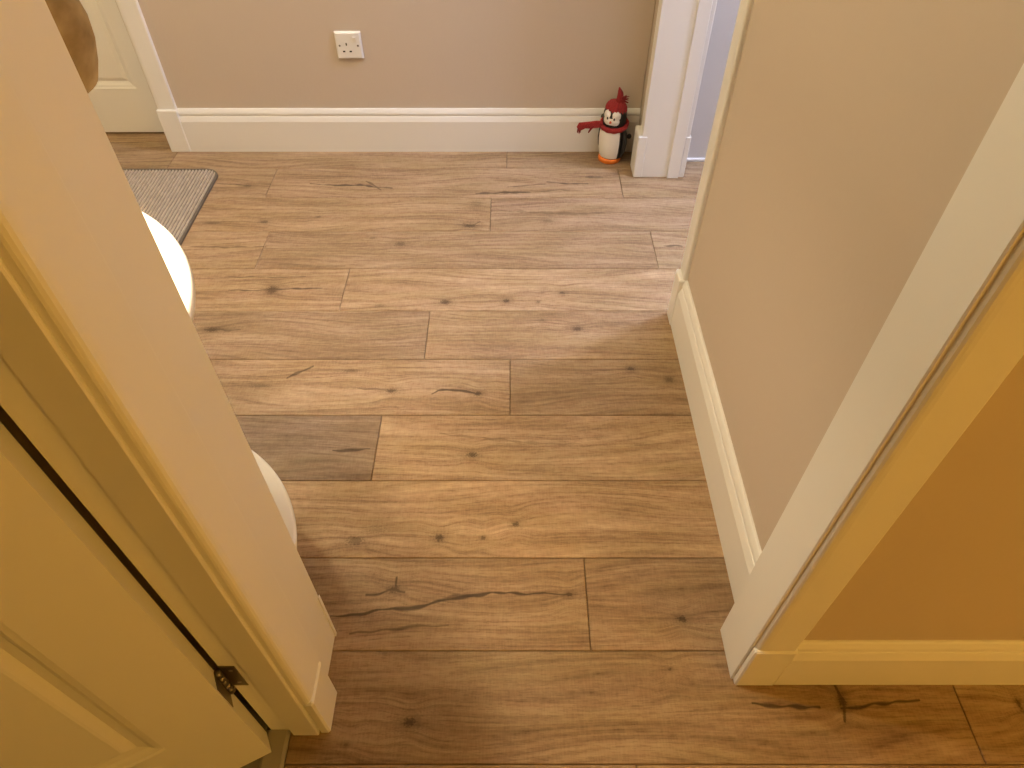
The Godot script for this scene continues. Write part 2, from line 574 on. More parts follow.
const SKIRT := [[0.0, 0.0000], [0.018, 0.0000], [0.018, 0.1148], [0.0172, 0.1172], [0.0145, 0.1255], [0.0125, 0.1308], [0.0115, 0.1327], [0.0095, 0.1337], [0.0095, 0.1365], [0.0115, 0.1380], [0.0118, 0.1414], [0.0105, 0.1467], [0.0075, 0.1534], [0.0055, 0.1568], [0.003, 0.1583], [0.0, 0.1583]]

# skirting board from a to b (x, d) standing off the wall towards n
func skirting(called: String, a: Vector2, b: Vector2, n: Vector2, label: String) -> void:
	var pts := PackedVector2Array()
	for p in SKIRT:
		pts.append(Vector2(p[0], p[1]))
	var st := new_st()
	extrude(st, pts, V(a.x, 0, a.y), V(n.x, 0, n.y), Vector3.UP, V(b.x - a.x, 0, b.y - a.y))
	var o := obj(called, st, paint)
	tag(o, label, "skirting board", "structure")

# architrave: a moulded board standing upright. o: (x, d) of its opening edge on the wall, w: direction across, n: direction off the wall
func architrave(parent: Node, o: Vector2, w: Vector2, n: Vector2, width: float, thick: float, y0: float, y1: float) -> void:
	var t := thick
	var pts := PackedVector2Array([Vector2(0, 0), Vector2(0, t * 0.45), Vector2(0.001, t * 0.62), Vector2(0.003, t * 0.80), Vector2(0.006, t * 0.92), Vector2(0.010, t * 0.97), Vector2(0.015, t),
		Vector2(width - 0.004, t), Vector2(width - 0.001, t - 0.002), Vector2(width, t - 0.005), Vector2(width, 0)])
	var st := new_st()
	extrude(st, pts, V(o.x, y0, o.y), V(w.x, 0, w.y), V(n.x, 0, n.y), V(0, y1 - y0, 0))
	obj("architrave", st, paint, parent)

func block(parent: Node, called: String, x0: float, x1: float, y0: float, y1: float, d0: float, d1: float, b := 0.004, m: Material = null) -> MeshInstance3D:
	var st := new_st()
	dbox(st, x0, x1, y0, y1, d0, d1, b)
	return obj(called, st, paint if m == null else m, parent)

func build_shell() -> void:
	var H := 2.4
	# hall
	wall("wall_back", [[-1.262, 0.456, 0, H, 2.381, 2.47], [-2.04, -1.262, 2.03, H, 2.381, 2.47], [-2.2, -2.04, 0, H, 2.381, 2.47]], "beige painted end wall of the hall with the power socket", wall_paint)
	wall("wall_right", [[0.458, 0.56, 0, H, 0.552, 1.475], [0.458, 0.56, 2.03, H, 1.475, 2.205], [0.458, 0.56, 0, H, 2.205, 2.47]], "beige painted hall wall between the cased opening and the far doorway", wall_paint)
	wall("wall_front", [[0.43, 2.4, 0, H, 0.4655, 0.552], [-0.335, 0.43, 2.06, H, 0.4655, 0.552]], "beige wall facing the viewer beside the cased opening, above a white skirting board", wall_paint)
	wall("wall_left", [[-0.421, -0.3345, 0, H, 0.395, 0.4435], [-0.421, -0.362, 0, H, 0.4435, 0.5435], [-0.362, -0.3345, 2.06, H, 0.4435, 0.5435], [-0.43, -0.3345, 2.03, H, -0.40, 0.395], [-0.43, -0.3345, 0, H, -1.8, -0.40]], "painted wall that holds the open panel door", wall_paint)
	wall("wall_hall_near", [[-2.2, -0.421, 0, H, 0.44, 0.5435]], "beige painted hall wall behind the half-round console table", wall_paint)
	wall("wall_hall_left", [[-2.3, -2.2, 0, H, -1.9, 2.6]], "painted outer wall at the end of the hall", wall_paint)
	wall("wall_near_back", [[-2.3, 2.5, 0, H, -1.9, -1.8]], "painted wall behind the viewer", wall_paint)
	wall("wall_far_right", [[2.4, 2.5, 0, H, -1.9, 2.6]], "painted outer wall of the adjoining rooms", wall_paint)
	wall("wall_adjoining_room", [[0.56, 2.4, 0, H, 2.30, 2.47]], "blue grey wall seen through the far doorway", M.blue_wall)
	wall("wall_outer_back", [[-2.3, 2.5, 0, H, 2.545, 2.62]], "outer wall closing the house behind the hall", wall_paint)
	var st := new_st()
	dbox(st, -2.3, 2.5, H, H + 0.1, -1.9, 2.62)
	tag(obj("ceiling", st, M.ceiling), "plain white painted ceiling over hall and rooms", "ceiling", "structure")
	st = new_st()
	dbox(st, 0.606, 2.4, 0, 0.012, 2.29, 2.30, 0.002)
	tag(obj("baseboard_adjoining_room", st, paint), "thin white strip along the foot of the blue grey wall", "skirting", "structure")

	skirting("baseboard_back", Vector2(-1.190, 2.381), Vector2(0.4565, 2.381), Vector2(0, -1), "white moulded skirting board under the power socket")
	skirting("baseboard_right", Vector2(0.458, 0.575), Vector2(0.458, 1.413), Vector2(-1, 0), "white moulded skirting board along the hall wall running away from the viewer")
	skirting("baseboard_front", Vector2(0.4765, 0.4655), Vector2(2.4, 0.4655), Vector2(0, -1), "white moulded skirting board on the near wall facing the viewer")

	# cased opening, right hand side: lining, architrave and plinth block
	var t := thing("trim_1", V(0.42, 0, 0.45), "white lining, architrave and plinth block between hall wall and viewer's room", "door frame", "structure")
	t.position = Vector3.ZERO
	block(t, "lining", 0.400, 0.4295, 0, 2.06, 0.4575, 0.5515, 0.002)
	architrave(t, Vector2(0.4055, 0.4655), Vector2(1, 0), Vector2(0, -1), 0.068, 0.0165, 0.15, 2.13)
	block(t, "plinth_block", 0.4045, 0.4765, 0, 0.152, 0.4455, 0.4655, 0.003)
	# cased opening, left hand side
	t = thing("trim_2", Vector3.ZERO, "white lining at the end of the wall beside the open panel door", "door frame", "structure")
	block(t, "lining", -0.3618, -0.338, 0.0, 2.06, 0.4438, 0.5435, 0.0015)
	block(t, "foot_strip", -0.3379, -0.3355, 0.0, 0.162, 0.5365, 0.5445, 0.001)
	# far doorway on the hall's right: near edge
	t = thing("trim_3", Vector3.ZERO, "white architrave at the near edge of the far doorway, ending the hall wall", "door frame", "structure")
	architrave(t, Vector2(0.458, 1.473), Vector2(0, -1), Vector2(-1, 0), 0.058, 0.011, 0.155, 2.10)
	block(t, "plinth_block", 0.4365, 0.458, 0, 0.157, 1.412, 1.4665, 0.003)
	block(t, "lining", 0.4585, 0.5995, 0, 2.03, 1.4755, 1.482, 0.001)
	# far doorway: far edge, the jamb that faces the viewer
	t = thing("trim_4", Vector3.ZERO, "pale door jamb and plinth block standing right beside the penguin", "door frame", "structure")
	block(t, "lining", 0.4395, 0.60, 0, 2.03, 2.186, 2.2045, 0.0015)
	block(t, "door_stop", 0.5445, 0.585, 0, 2.03, 2.178, 2.187, 0.0015)
	architrave(t, Vector2(0.458, 2.1895), Vector2(0, 1), Vector2(-1, 0), 0.072, 0.0145, 0.15, 2.10)
	block(t, "plinth_block", 0.4265, 0.458, 0, 0.152, 2.1835, 2.268, 0.003)
	block(t, "plinth_block", 0.5855, 0.6055, 0, 0.152, 2.1835, 2.268, 0.003)
	block(t, "architrave", 0.586, 0.6005, 0.15, 2.10, 2.1855, 2.258, 0.003)
	block(t, "head", 0.4395, 0.60, 2.005, 2.03, 1.4825, 2.1855, 0.001)
	# side door frame at the left
	t = thing("trim_5", Vector3.ZERO, "white architrave, door stop and lining that carry the hinge of the open door", "door frame", "structure")
	architrave(t, Vector2(-0.3345, 0.3665), Vector2(0, 1), Vector2(1, 0), 0.0745, 0.0155, 0.143, 2.10)
	block(t, "plinth_block", -0.3345, -0.3155, 0, 0.147, 0.3655, 0.4365, 0.0035)
	block(t, "lining", -0.4210, -0.3350, 0, 2.03, 0.3705, 0.3945, 0.001)
	block(t, "door_stop", -0.3805, -0.3350, 0, 2.03, 0.3620, 0.3704, 0.0015)
	block(t, "lining", -0.4300, -0.3350, 0, 2.03, -0.4145, -0.4005, 0.001)
	block(t, "head", -0.4300, -0.3350, 2.006, 2.03, -0.4, 0.3700, 0.001)

# a panelled door leaf. Local frame: x along the leaf from the hinge edge, y up, z = out of its show face (face at z = 0, body behind)
func door_leaf(parent: Node, xf: Transform3D, width: float, height: float, panels: Array, mould: float) -> void:
	var th := 0.035
	var xs := [0.0, width]
	# stiles and rails: every strip between the panels
	var st := new_st()
	var cuts_x := {0.0: 1, width: 1}
	var cuts_y := {0.0: 1, height: 1}
	for p in panels:
		cuts_x[p[0]] = 1; cuts_x[p[1]] = 1; cuts_y[p[2]] = 1; cuts_y[p[3]] = 1
	var cx := cuts_x.keys()
	var cy := cuts_y.keys()
	cx.sort(); cy.sort()
	for i in cx.size() - 1:
		for j in cy.size() - 1:
			var mx: float = (cx[i] + cx[i + 1]) / 2.0
			var my: float = (cy[j] + cy[j + 1]) / 2.0
			var inside := false
			for p in panels:
				if mx > p[0] and mx < p[1] and my > p[2] and my < p[3]:
					inside = true
			if not inside:
				quad(st, xf * Vector3(cx[i], cy[j], 0), xf * Vector3(cx[i + 1], cy[j], 0), xf * Vector3(cx[i + 1], cy[j + 1], 0), xf * Vector3(cx[i], cy[j + 1], 0), xf.basis.z)
			quad(st, xf * Vector3(cx[i], cy[j], -th), xf * Vector3(cx[i + 1], cy[j], -th), xf * Vector3(cx[i + 1], cy[j + 1], -th), xf * Vector3(cx[i], cy[j + 1], -th), -xf.basis.z)
	var c := [Vector3(0, 0, 0), Vector3(width, 0, 0), Vector3(width, height, 0), Vector3(0, height, 0)]
	var ns := [Vector3.DOWN, Vector3.RIGHT, Vector3.UP, Vector3.LEFT]
	for k in 4:
		var a: Vector3 = c[k]
		var b: Vector3 = c[(k + 1) % 4]
		quad(st, xf * a, xf * b, xf * (b + Vector3(0, 0, -th)), xf * (a + Vector3(0, 0, -th)), xf.basis * ns[k])
	obj("leaf", st, paint, parent)
	for p in panels:
		var ps := new_st()
		# moulded frame: a small step, a sloping ogee down, then the flat field
		var rings := [[0.0, 0.0], [0.002, -0.003], [0.010, -0.0045], [0.016, -0.008], [mould * 0.7, -0.011], [mould, -0.006], [mould + 0.004, -0.005]]
		for r in rings.size() - 1:
			var i0: float = rings[r][0]
			var i1: float = rings[r + 1][0]
			var z0: float = rings[r][1]
			var z1: float = rings[r + 1][1]
			var A := [Vector3(p[0] + i0, p[2] + i0, z0), Vector3(p[1] - i0, p[2] + i0, z0), Vector3(p[1] - i0, p[3] - i0, z0), Vector3(p[0] + i0, p[3] - i0, z0)]
			var B := [Vector3(p[0] + i1, p[2] + i1, z1), Vector3(p[1] - i1, p[2] + i1, z1), Vector3(p[1] - i1, p[3] - i1, z1), Vector3(p[0] + i1, p[3] - i1, z1)]
			for k in 4:
				var a: Vector3 = A[k]
				var b: Vector3 = A[(k + 1) % 4]
				var c2: Vector3 = B[(k + 1) % 4]
				var n := (b - a).cross(c2 - a).normalized()
				if n.z < 0:
					n = -n
				quad(ps, xf * a, xf * b, xf * c2, xf * B[k], xf.basis * n)
			if r == rings.size() - 2:
				quad(ps, xf * B[0], xf * B[1], xf * B[2], xf * B[3], xf.basis.z)
		obj("panel", ps, paint, parent)

func build_doors() -> void:
	# the open door at the left, hung on the frame's far jamb and swung into the side room
	var th := deg_to_rad(63.0)
	var corner := V(-0.4095, 0.007, 0.3340)
	var along := V(-sin(th), 0, -cos(th))
	var out := V(cos(th), 0, -sin(th))
	var xf := Transform3D(Basis(along, Vector3.UP, out), corner)
	var t := thing("door_1", Vector3.ZERO, "open white panel door hung on a dark metal hinge", "door", "structure")
	var w := 0.745
	door_leaf(t, xf, w, 1.985, [[0.104, 0.345, 0.192, 0.80], [0.405, w - 0.104, 0.192, 0.80], [0.104, 0.345, 0.98, 1.88], [0.405, w - 0.104, 0.98, 1.88]], 0.040)
	for y in [0.262, 1.72]:
		var hg := new_st()
		# leaf screwed to the lining, leaf on the door's edge, knuckle between
		dbox(hg, -0.4215, -0.3965, y - 0.037, y + 0.037, 0.3690, 0.3704, 0.0004)
		cbox(hg, Vector3(-0.0008, y - 0.044, -0.030), Vector3(0.0006, y + 0.030, -0.004), 0.0, xf)
		var h := obj("hinge", hg, M.hinge, t)
		var kn := new_st()
		for k in 5:
			lathe(kn, [Vector2(0.0001, -0.0066), Vector2(0.0052, -0.0066), Vector2(0.0056, 0.0), Vector2(0.0052, 0.0066), Vector2(0.0001, 0.0066)], Transform3D(Basis.IDENTITY, V(-0.4190, y - 0.030 + k * 0.0148, 0.3610)), 14)
		obj("knuckle", kn, M.hinge, h)
		var sc := new_st()
		for k in 2:
			lathe(sc, [Vector2(0.0001, 0.0), Vector2(0.0032, 0.0), Vector2(0.0026, 0.0008), Vector2(0.0001, 0.0009)], Transform3D(Basis(Vector3.RIGHT, PI / 2), V(-0.406, y - 0.022 + k * 0.044, 0.3690)), 12)
		obj("screw", sc, M.screw, h)
	var hd := new_st()
	tube(hd, [xf * Vector3(w - 0.055, 1.0, 0.0), xf * Vector3(w - 0.055, 1.0, 0.045)], [0.009, 0.009])
	tube(hd, [xf * Vector3(w - 0.05, 1.0, 0.045), xf * Vector3(w - 0.16, 1.0, 0.048)], [0.008, 0.007])
	obj("handle", hd, M.screw, t)
	# the shut door at the hall's far left
	t = thing("door_2", Vector3.ZERO, "shut white panel door at the end of the hall beside the ribbed mat", "door", "structure")
	var x2 := Transform3D(Basis(Vector3.RIGHT, Vector3.UP, Vector3.BACK), V(-2.02, 0.008, 2.497))
	var w2 := 0.755
	door_leaf(t, x2, w2, 1.985, [[0.104, 0.34, 0.168, 0.80], [0.415, w2 - 0.106, 0.168, 0.80], [0.104, 0.34, 0.98, 1.88], [0.415, w2 - 0.106, 0.98, 1.88]], 0.034)
	var kb := new_st()
	lathe(kb, [Vector2(0.0001, 0.0), Vector2(0.026, 0.0), Vector2(0.026, 0.004), Vector2(0.010, 0.008), Vector2(0.009, 0.03), Vector2(0.022, 0.042), Vector2(0.026, 0.054), Vector2(0.02, 0.064), Vector2(0.0001, 0.067)], Transform3D(Basis(Vector3.RIGHT, PI / 2), V(-1.96, 1.0, 2.497)), 24)
	obj("knob", kb, M.screw, t)
	t = thing("trim_6", Vector3.ZERO, "white architrave and plinth block where the socket wall meets the shut door", "door frame", "structure")
	architrave(t, Vector2(-1.258, 2.381), Vector2(1, 0), Vector2(0, -1), 0.068, 0.012, 0.155, 2.10)
	block(t, "plinth_block", -1.260, -1.188, 0, 0.158, 2.360, 2.381, 0.002)
	architrave(t, Vector2(-2.046, 2.381), Vector2(-1, 0), Vector2(0, -1), 0.068, 0.012, 0.0, 2.10)
	block(t, "lining", -1.2624, -1.2590, 0, 2.03, 2.3815, 2.545, 0.0005)
	block(t, "lining", -2.0400, -2.0250, 0, 2.03, 2.3815, 2.545, 0.001)
	block(t, "head", -2.025, -1.263, 2.0, 2.03, 2.3815, 2.545, 0.001)

# ---------------------------------------------------------------- things
func build_socket() -> void:
	var t := thing("power_socket", V(-0.541, 0.375, 2.381), "white single switched power socket on the beige end wall", "socket")
	var st := new_st()
	# plate with a sloping rim
	var a := 0.043
	var b := 0.0385
	var F := [Vector3(-a, -a, 0), Vector3(a, -a, 0), Vector3(a, a, 0), Vector3(-a, a, 0)]
	var G := [Vector3(-a, -a, 0.005), Vector3(a, -a, 0.005), Vector3(a, a, 0.005), Vector3(-a, a, 0.005)]
	var I := [Vector3(-b, -b, 0.0095), Vector3(b, -b, 0.0095), Vector3(b, b, 0.0095), Vector3(-b, b, 0.0095)]
	for k in 4:
		var o := [Vector3.DOWN, Vector3.RIGHT, Vector3.UP, Vector3.LEFT]
		quad(st, F[k], F[(k + 1) % 4], G[(k + 1) % 4], G[k], o[k])
		quad(st, G[k], G[(k + 1) % 4], I[(k + 1) % 4], I[k], (o[k] + Vector3.BACK).normalized())
	quad(st, I[0], I[1], I[2], I[3], Vector3.BACK)
	obj("face_plate", st, M.white_plastic, t)
	for s in [[-0.0075, 0.0045, 0.0042, 0.0090], [-0.0185, -0.0185, 0.0078, 0.0050], [0.0035, -0.0185, 0.0078, 0.0050]]:  # dark blocks stand in for the shade inside the pin holes
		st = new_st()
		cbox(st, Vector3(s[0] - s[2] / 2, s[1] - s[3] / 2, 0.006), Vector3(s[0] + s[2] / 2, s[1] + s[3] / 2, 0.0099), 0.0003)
		obj("dark_pin_insert", st, M.slot_shade, t)
	for s in [-0.0302, 0.0302]:
		st = new_st()
		lathe(st, [Vector2(0.0001, 0.0), Vector2(0.0034, 0.0), Vector2(0.0030, 0.0009), Vector2(0.0001, 0.0011)], Transform3D(Basis(Vector3.RIGHT, PI / 2), Vector3(s, 0.0, 0.0095)), 14)
		obj("screw", st, M.hinge, t)
	st = new_st()
	extrude(st, PackedVector2Array([Vector2(0.0, 0.0), Vector2(0.0, 0.0006), Vector2(0.010, 0.0020), Vector2(0.020, 0.0042), Vector2(0.020, 0.0)]), Vector3(0.0165, 0.008, 0.0095), Vector3.UP, Vector3.BACK, Vector3(0.011, 0, 0))
	obj("rocker_switch", st, M.white_plastic, t)

func build_mat() -> void:
	var t := thing("floor_mat", V(-1.34, 0, 1.80), "grey beige ribbed floor mat in front of the shut white door", "mat")
	var hx := 0.302
	var hd := 0.43
	var r := 0.05
	var pts := PackedVector2Array()
	for c in [[1, 1, 0.0], [-1, 1, 90.0], [-1, -1, 180.0], [1, -1, 270.0]]:
		for k in 7:
			var a := deg_to_rad(c[2] + 15.0 * k)
			pts.append(Vector2(c[0] * (hx - r) + cos(a) * r, c[1] * (hd - r) + sin(a) * r))
	var st := new_st()
	extrude(st, pts, Vector3.ZERO, Vector3.RIGHT, Vector3.FORWARD, Vector3(0, 0.005, 0))
	obj("backing", st, M.mat_back, t)
	# binding round the edge
	st = new_st()
	for i in pts.size():
		var p := pts[i]
		var q := pts[(i + 1) % pts.size()]
		tube(st, [Vector3(p.x, 0.0055, -p.y) * Vector3(0.988, 1, 0.992), Vector3(q.x, 0.0055, -q.y) * Vector3(0.988, 1, 0.992)], [0.0042, 0.0042], 8)
	obj("edge_binding", st, M.mat_back, t)
	# ribs along the mat, light pile and dark furrow in turn
	st = new_st()
	var rng := RandomNumberGenerator.new()
	rng.seed = 5
	var pitch := 0.0118
	var x := -hx + 0.012
	while x < hx - 0.010:
		var ex := absf(x)
		var yl := hd - 0.010
		if ex > hx - r:
			yl = hd - r + sqrt(maxf(r * r - pow(ex - (hx - r), 2), 0.0)) - 0.008
		var n := 46
		for k in n:
			var d0 := -yl + 2.0 * yl * k / n
			var d1 := -yl + 2.0 * yl * (k + 1) / n
			var g := 0.92 + 0.18 * rng.randf()
			st.set_color(Color(0.46 * g, 0.385 * g, 0.30 * g))
			var h0 := 0.0088 + 0.0012 * rng.randf()
			var w := pitch * 0.31
			quad(st, Vector3(x - w * 0.5, h0, -d0), Vector3(x + w * 0.5, h0, -d0), Vector3(x + w * 0.5, h0, -d1), Vector3(x - w * 0.5, h0, -d1), Vector3.UP)
			quad(st, Vector3(x - w, 0.005, -d0), Vector3(x - w * 0.5, h0, -d0), Vector3(x - w * 0.5, h0, -d1), Vector3(x - w, 0.005, -d1), Vector3(-0.9, 0.4, 0).normalized())
			quad(st, Vector3(x + w, 0.005, -d0), Vector3(x + w * 0.5, h0, -d0), Vector3(x + w * 0.5, h0, -d1), Vector3(x + w, 0.005, -d1), Vector3(0.9, 0.4, 0).normalized())
		x += pitch
	var ribs := obj("ribs", st, M.mat_rib, t)
	ribs.set_meta("kind", "stuff")

func half_disc(r: float, n := 48) -> PackedVector2Array:
	var p := PackedVector2Array()
	for k in n + 1:
		var a := PI * k / n
		p.append(Vector2(cos(a) * r, sin(a) * r))
	return p

func build_console() -> void:
	# half-round console table against the hall wall, mostly hidden by the door frame
	var cx := -0.690
	var cd := 0.5465
	var t := thing("console_table", V(cx, 0, cd), "white half-round console table partly hidden behind the white door frame", "table")
	var prof := [Vector2(0.0001, 0.7665), Vector2(0.3080, 0.7665), Vector2(0.3093, 0.7640), Vector2(0.3106, 0.7665), Vector2(0.3160, 0.7680), Vector2(0.3205, 0.7655), Vector2(0.3225, 0.7605), Vector2(0.3220, 0.7535), Vector2(0.3190, 0.7475), Vector2(0.3160, 0.7435), Vector2(0.0001, 0.7435)]
	prof.reverse()
	var st := new_st()
	lathe(st, prof, Transform3D.IDENTITY, 64, PI, TAU)
	quad(st, Vector3(-0.316, 0.7435, 0), Vector3(0.316, 0.7435, 0), Vector3(0.316, 0.7665, 0), Vector3(-0.316, 0.7665, 0), Vector3.BACK)
	obj("table_top", st, M.gloss_white, t)
	st = new_st()
	lathe(st, [Vector2(0.0001, 0.668), Vector2(0.292, 0.668), Vector2(0.298, 0.675), Vector2(0.304, 0.743)], Transform3D.IDENTITY, 64, PI, TAU)
	obj("apron", st, M.gloss_white, t)
	for a in [12.0, 63.0, 117.0, 168.0]:
		st = new_st()
		var c := Vector3(cos(deg_to_rad(a)) * 0.275, 0, -sin(deg_to_rad(a)) * 0.275)
		lathe(st, [Vector2(0.0001, 0.0), Vector2(0.012, 0.0), Vector2(0.014, 0.03), Vector2(0.017, 0.216)], Transform3D(Basis.IDENTITY, c), 16)
		lathe(st, [Vector2(0.017, 0.235), Vector2(0.02, 0.4), Vector2(0.022, 0.658)], Transform3D(Basis.IDENTITY, c), 16)
		obj("leg", st, M.gloss_white, t)
	st = new_st()
	var sp := [Vector2(0.0001, 0.2350), Vector2(0.3165, 0.2350), Vector2(0.3210, 0.2325), Vector2(0.3225, 0.2270), Vector2(0.3210, 0.2200), Vector2(0.3145, 0.2160), Vector2(0.0001, 0.2160)]
	sp.reverse()
	lathe(st, sp, Transform3D.IDENTITY, 64, PI, TAU)
	quad(st, Vector3(-0.30, 0.216, 0), Vector3(0.30, 0.216, 0), Vector3(0.30, 0.235, 0), Vector3(-0.30, 0.235, 0), Vector3.BACK)
	obj("shelf", st, M.gloss_white, t)

	# table lamp standing on it
	var l := thing("table_lamp", V(-0.499, 0.7667, 0.70), "table lamp with rounded brown mottled shade above the half-round console table", "lamp")
	st = new_st()
	lathe(st, [Vector2(0.0001, 0.0), Vector2(0.050, 0.0), Vector2(0.052, 0.006), Vector2(0.045, 0.012), Vector2(0.016, 0.018), Vector2(0.010, 0.03)], Transform3D.IDENTITY, 28)
	obj("base", st, M.brass, l)
	st = new_st()
	lathe(st, [Vector2(0.010, 0.03), Vector2(0.009, 0.06), Vector2(0.014, 0.085), Vector2(0.009, 0.11), Vector2(0.008, 0.222)], Transform3D.IDENTITY, 20)
	obj("stem", st, M.brass, l)
	st = new_st()
	lathe(st, SHADE_PROF, Transform3D.IDENTITY, 44)
	obj("lamp_shade", st, M.shade, l)
	st = new_st()
	lathe(st, [Vector2(0.0001, 0.222), Vector2(0.010, 0.224), Vector2(0.018, 0.236), Vector2(0.021, 0.249), Vector2(0.016, 0.264), Vector2(0.0001, 0.270)], Transform3D.IDENTITY, 20)
	obj("light_bulb", st, M.bulb, l)
	lamp_light(Vector3(0, 0.246, 0), TABLE_GAIN, 0.25, 0.02, l)

const SHADE_PROF := [Vector2(0.0660, 0.2120), Vector2(0.0700, 0.2140), Vector2(0.0765, 0.2300), Vector2(0.0825, 0.2520), Vector2(0.0840, 0.2700), Vector2(0.0810, 0.2900), Vector2(0.0730, 0.3100), Vector2(0.0600, 0.3260), Vector2(0.0440, 0.3360), Vector2(0.0410, 0.3350), Vector2(0.0570, 0.3230), Vector2(0.0700, 0.3070), Vector2(0.0780, 0.2890), Vector2(0.0810, 0.2700), Vector2(0.0795, 0.2520), Vector2(0.0735, 0.2300), Vector2(0.0660, 0.2120)]

func build_penguin() -> void:
	var t := thing("penguin_figurine", V(0.359, 0, 2.314), "penguin figurine in red knitted hat and red scarf on orange feet", "figurine")
	# the figurine faces the viewer, turned a little to its right; local +z is its front
	t.rotation.y = deg_to_rad(-27.0)
	t.scale = Vector3(0.88, 0.955, 0.88)
	var st := new_st()
	lathe(st, [Vector2(0.0001, 0.012), Vector2(0.040, 0.012), Vector2(0.046, 0.020), Vector2(0.0515, 0.050), Vector2(0.054, 0.085), Vector2(0.053, 0.112), Vector2(0.048, 0.132), Vector2(0.0445, 0.145), Vector2(0.0455, 0.160), Vector2(0.0465, 0.175), Vector2(0.0455, 0.186), Vector2(0.040, 0.199), Vector2(0.029, 0.209), Vector2(0.014, 0.2145), Vector2(0.0001, 0.216)], Transform3D.IDENTITY, 40)
	obj("body", st, M.penguin_black, t)
	# white belly: a shell a little proud of the body
	st = new_st()
	var bp := [Vector2(0.0415, 0.016), Vector2(0.0475, 0.022), Vector2(0.053, 0.050), Vector2(0.0557, 0.085), Vector2(0.0547, 0.112), Vector2(0.0505, 0.130), Vector2(0.046, 0.140)]
	lathe(st, bp, Transform3D.IDENTITY, 30, deg_to_rad(40.0), deg_to_rad(152.0))
	obj("belly", st, M.penguin_white, t)
	# heart-shaped face
	st = new_st()
	for s in [-1.0, 1.0]:
		ellipsoid(st, Vector3(s * 0.0165, 0.183, 0.0325), Vector3(0.0190, 0.0200, 0.0130), Basis(Vector3.UP, s * 0.42), 24)
	ellipsoid(st, Vector3(0, 0.166, 0.0345), Vector3(0.0330, 0.0225, 0.0135), Basis.IDENTITY, 28)
	obj("face", st, M.penguin_white, t)
	for s in [-1.0, 1.0]:
		st = new_st()
		ellipsoid(st, Vector3(s * 0.0140, 0.177, 0.0472), Vector3(0.0034, 0.0050, 0.0024), Basis(Vector3.UP, s * 0.3), 14)
		obj("eye", st, M.penguin_black, t)
	st = new_st()
	lathe(st, [Vector2(0.0052, 0.0), Vector2(0.0042, 0.004), Vector2(0.0022, 0.009), Vector2(0.0001, 0.012)], Transform3D(Basis(Vector3.RIGHT, PI / 2), Vector3(0, 0.164, 0.0465)), 16)
	obj("beak", st, M.beak, t)
	# flippers with a rounded tip
	for s in [-1.0, 1.0]:
		st = new_st()
		if s > 0:
			tube(st, [Vector3(0.045, 0.138, 0.012), Vector3(0.055, 0.115, 0.014), Vector3(0.058, 0.080, 0.014), Vector3(0.054, 0.045, 0.012), Vector3(0.046, 0.020, 0.010)], [0.010, 0.016, 0.0175, 0.015, 0.006], 16, 0.45, Vector3.BACK)
		else:
			tube(st, [Vector3(-0.045, 0.138, -0.004), Vector3(-0.054, 0.115, -0.006), Vector3(-0.057, 0.080, -0.008), Vector3(-0.055, 0.050, -0.008), Vector3(-0.048, 0.026, -0.006)], [0.010, 0.015, 0.0165, 0.014, 0.006], 16, 0.45, Vector3.BACK)
		obj("flipper", st, M.penguin_black, t)
		st = new_st()
		ellipsoid(st, Vector3(0.064, 0.098, -0.016) if s > 0 else Vector3(-0.055, 0.150, -0.018), Vector3(0.0095, 0.0095, 0.009))
		obj("bead", st, M.penguin_black, t)
	# feet
	st = new_st()
	lathe(st, [Vector2(0.0001, 0.0), Vector2(0.043, 0.0), Vector2(0.047, 0.004), Vector2(0.0475, 0.013), Vector2(0.044, 0.019), Vector2(0.0001, 0.021)], Transform3D(Basis.from_scale(Vector3(0.98, 1, 1.0)), Vector3(-0.002, 0, 0.006)), 36)
	obj("feet", st, M.orange, t)
	# knitted hat: ribbed brim and crown, a pointed tip and a tassel
	st = new_st()
	lathe(st, [Vector2(0.0405, -0.003), Vector2(0.0435, -0.002), Vector2(0.0442, 0.005), Vector2(0.0425, 0.013), Vector2(0.0385, 0.021), Vector2(0.031, 0.029), Vector2(0.017, 0.0345), Vector2(0.0001, 0.036)], Transform3D(Basis(Vector3(0, 0, 1), -0.08) * Basis(Vector3.RIGHT, -0.14), Vector3(0.001, 0.193, -0.001)), 96, 0.0, TAU, 18, 0.10)
	var hat := obj("hat", st, M.red_knit, t)
	st = new_st()
	tube(st, [Vector3(0.010, 0.220, -0.002), Vector3(0.012, 0.238, -0.002), Vector3(0.011, 0.256, -0.002), Vector3(0.007, 0.266, -0.002), Vector3(0.004, 0.275, -0.002)], [0.018, 0.0165, 0.0130, 0.008, 0.0025], 14, 0.8, Vector3.BACK)
	obj("tip", st, M.red_knit, hat)
	st = new_st()
	for k in 9:
		var a := -0.55 + 0.16 * k
		var l := 0.022 + 0.010 * absf(sin(k * 2.3))
		tube(st, [Vector3(0.020, 0.240, 0.004), Vector3(0.020 + cos(a) * l * 0.6, 0.240 + sin(a) * l * 0.6, 0.006 + 0.002 * (k % 3)), Vector3(0.020 + cos(a) * l, 0.240 + sin(a) * l, 0.005 + 0.004 * (k % 3 - 1))], [0.0022, 0.0020, 0.0012], 8)
	obj("tassel", st, M.red_dark, hat)
	# scarf: a ring round the neck and a tail thrown out to the side
	st = new_st()
	var ring := []
	var rr := []
	for k in 41:
		var a := TAU * k / 40
		ring.append(Vector3(cos(a) * 0.0515, 0.141 - 0.006 * sin(a), sin(a) * 0.0525))
		rr.append(0.0098 + 0.0010 * sin(k * 1.9))
	tube(st, ring, rr, 14, 0.75)
	var scarf := obj("scarf", st, M.red_knit, t)
	st = new_st()
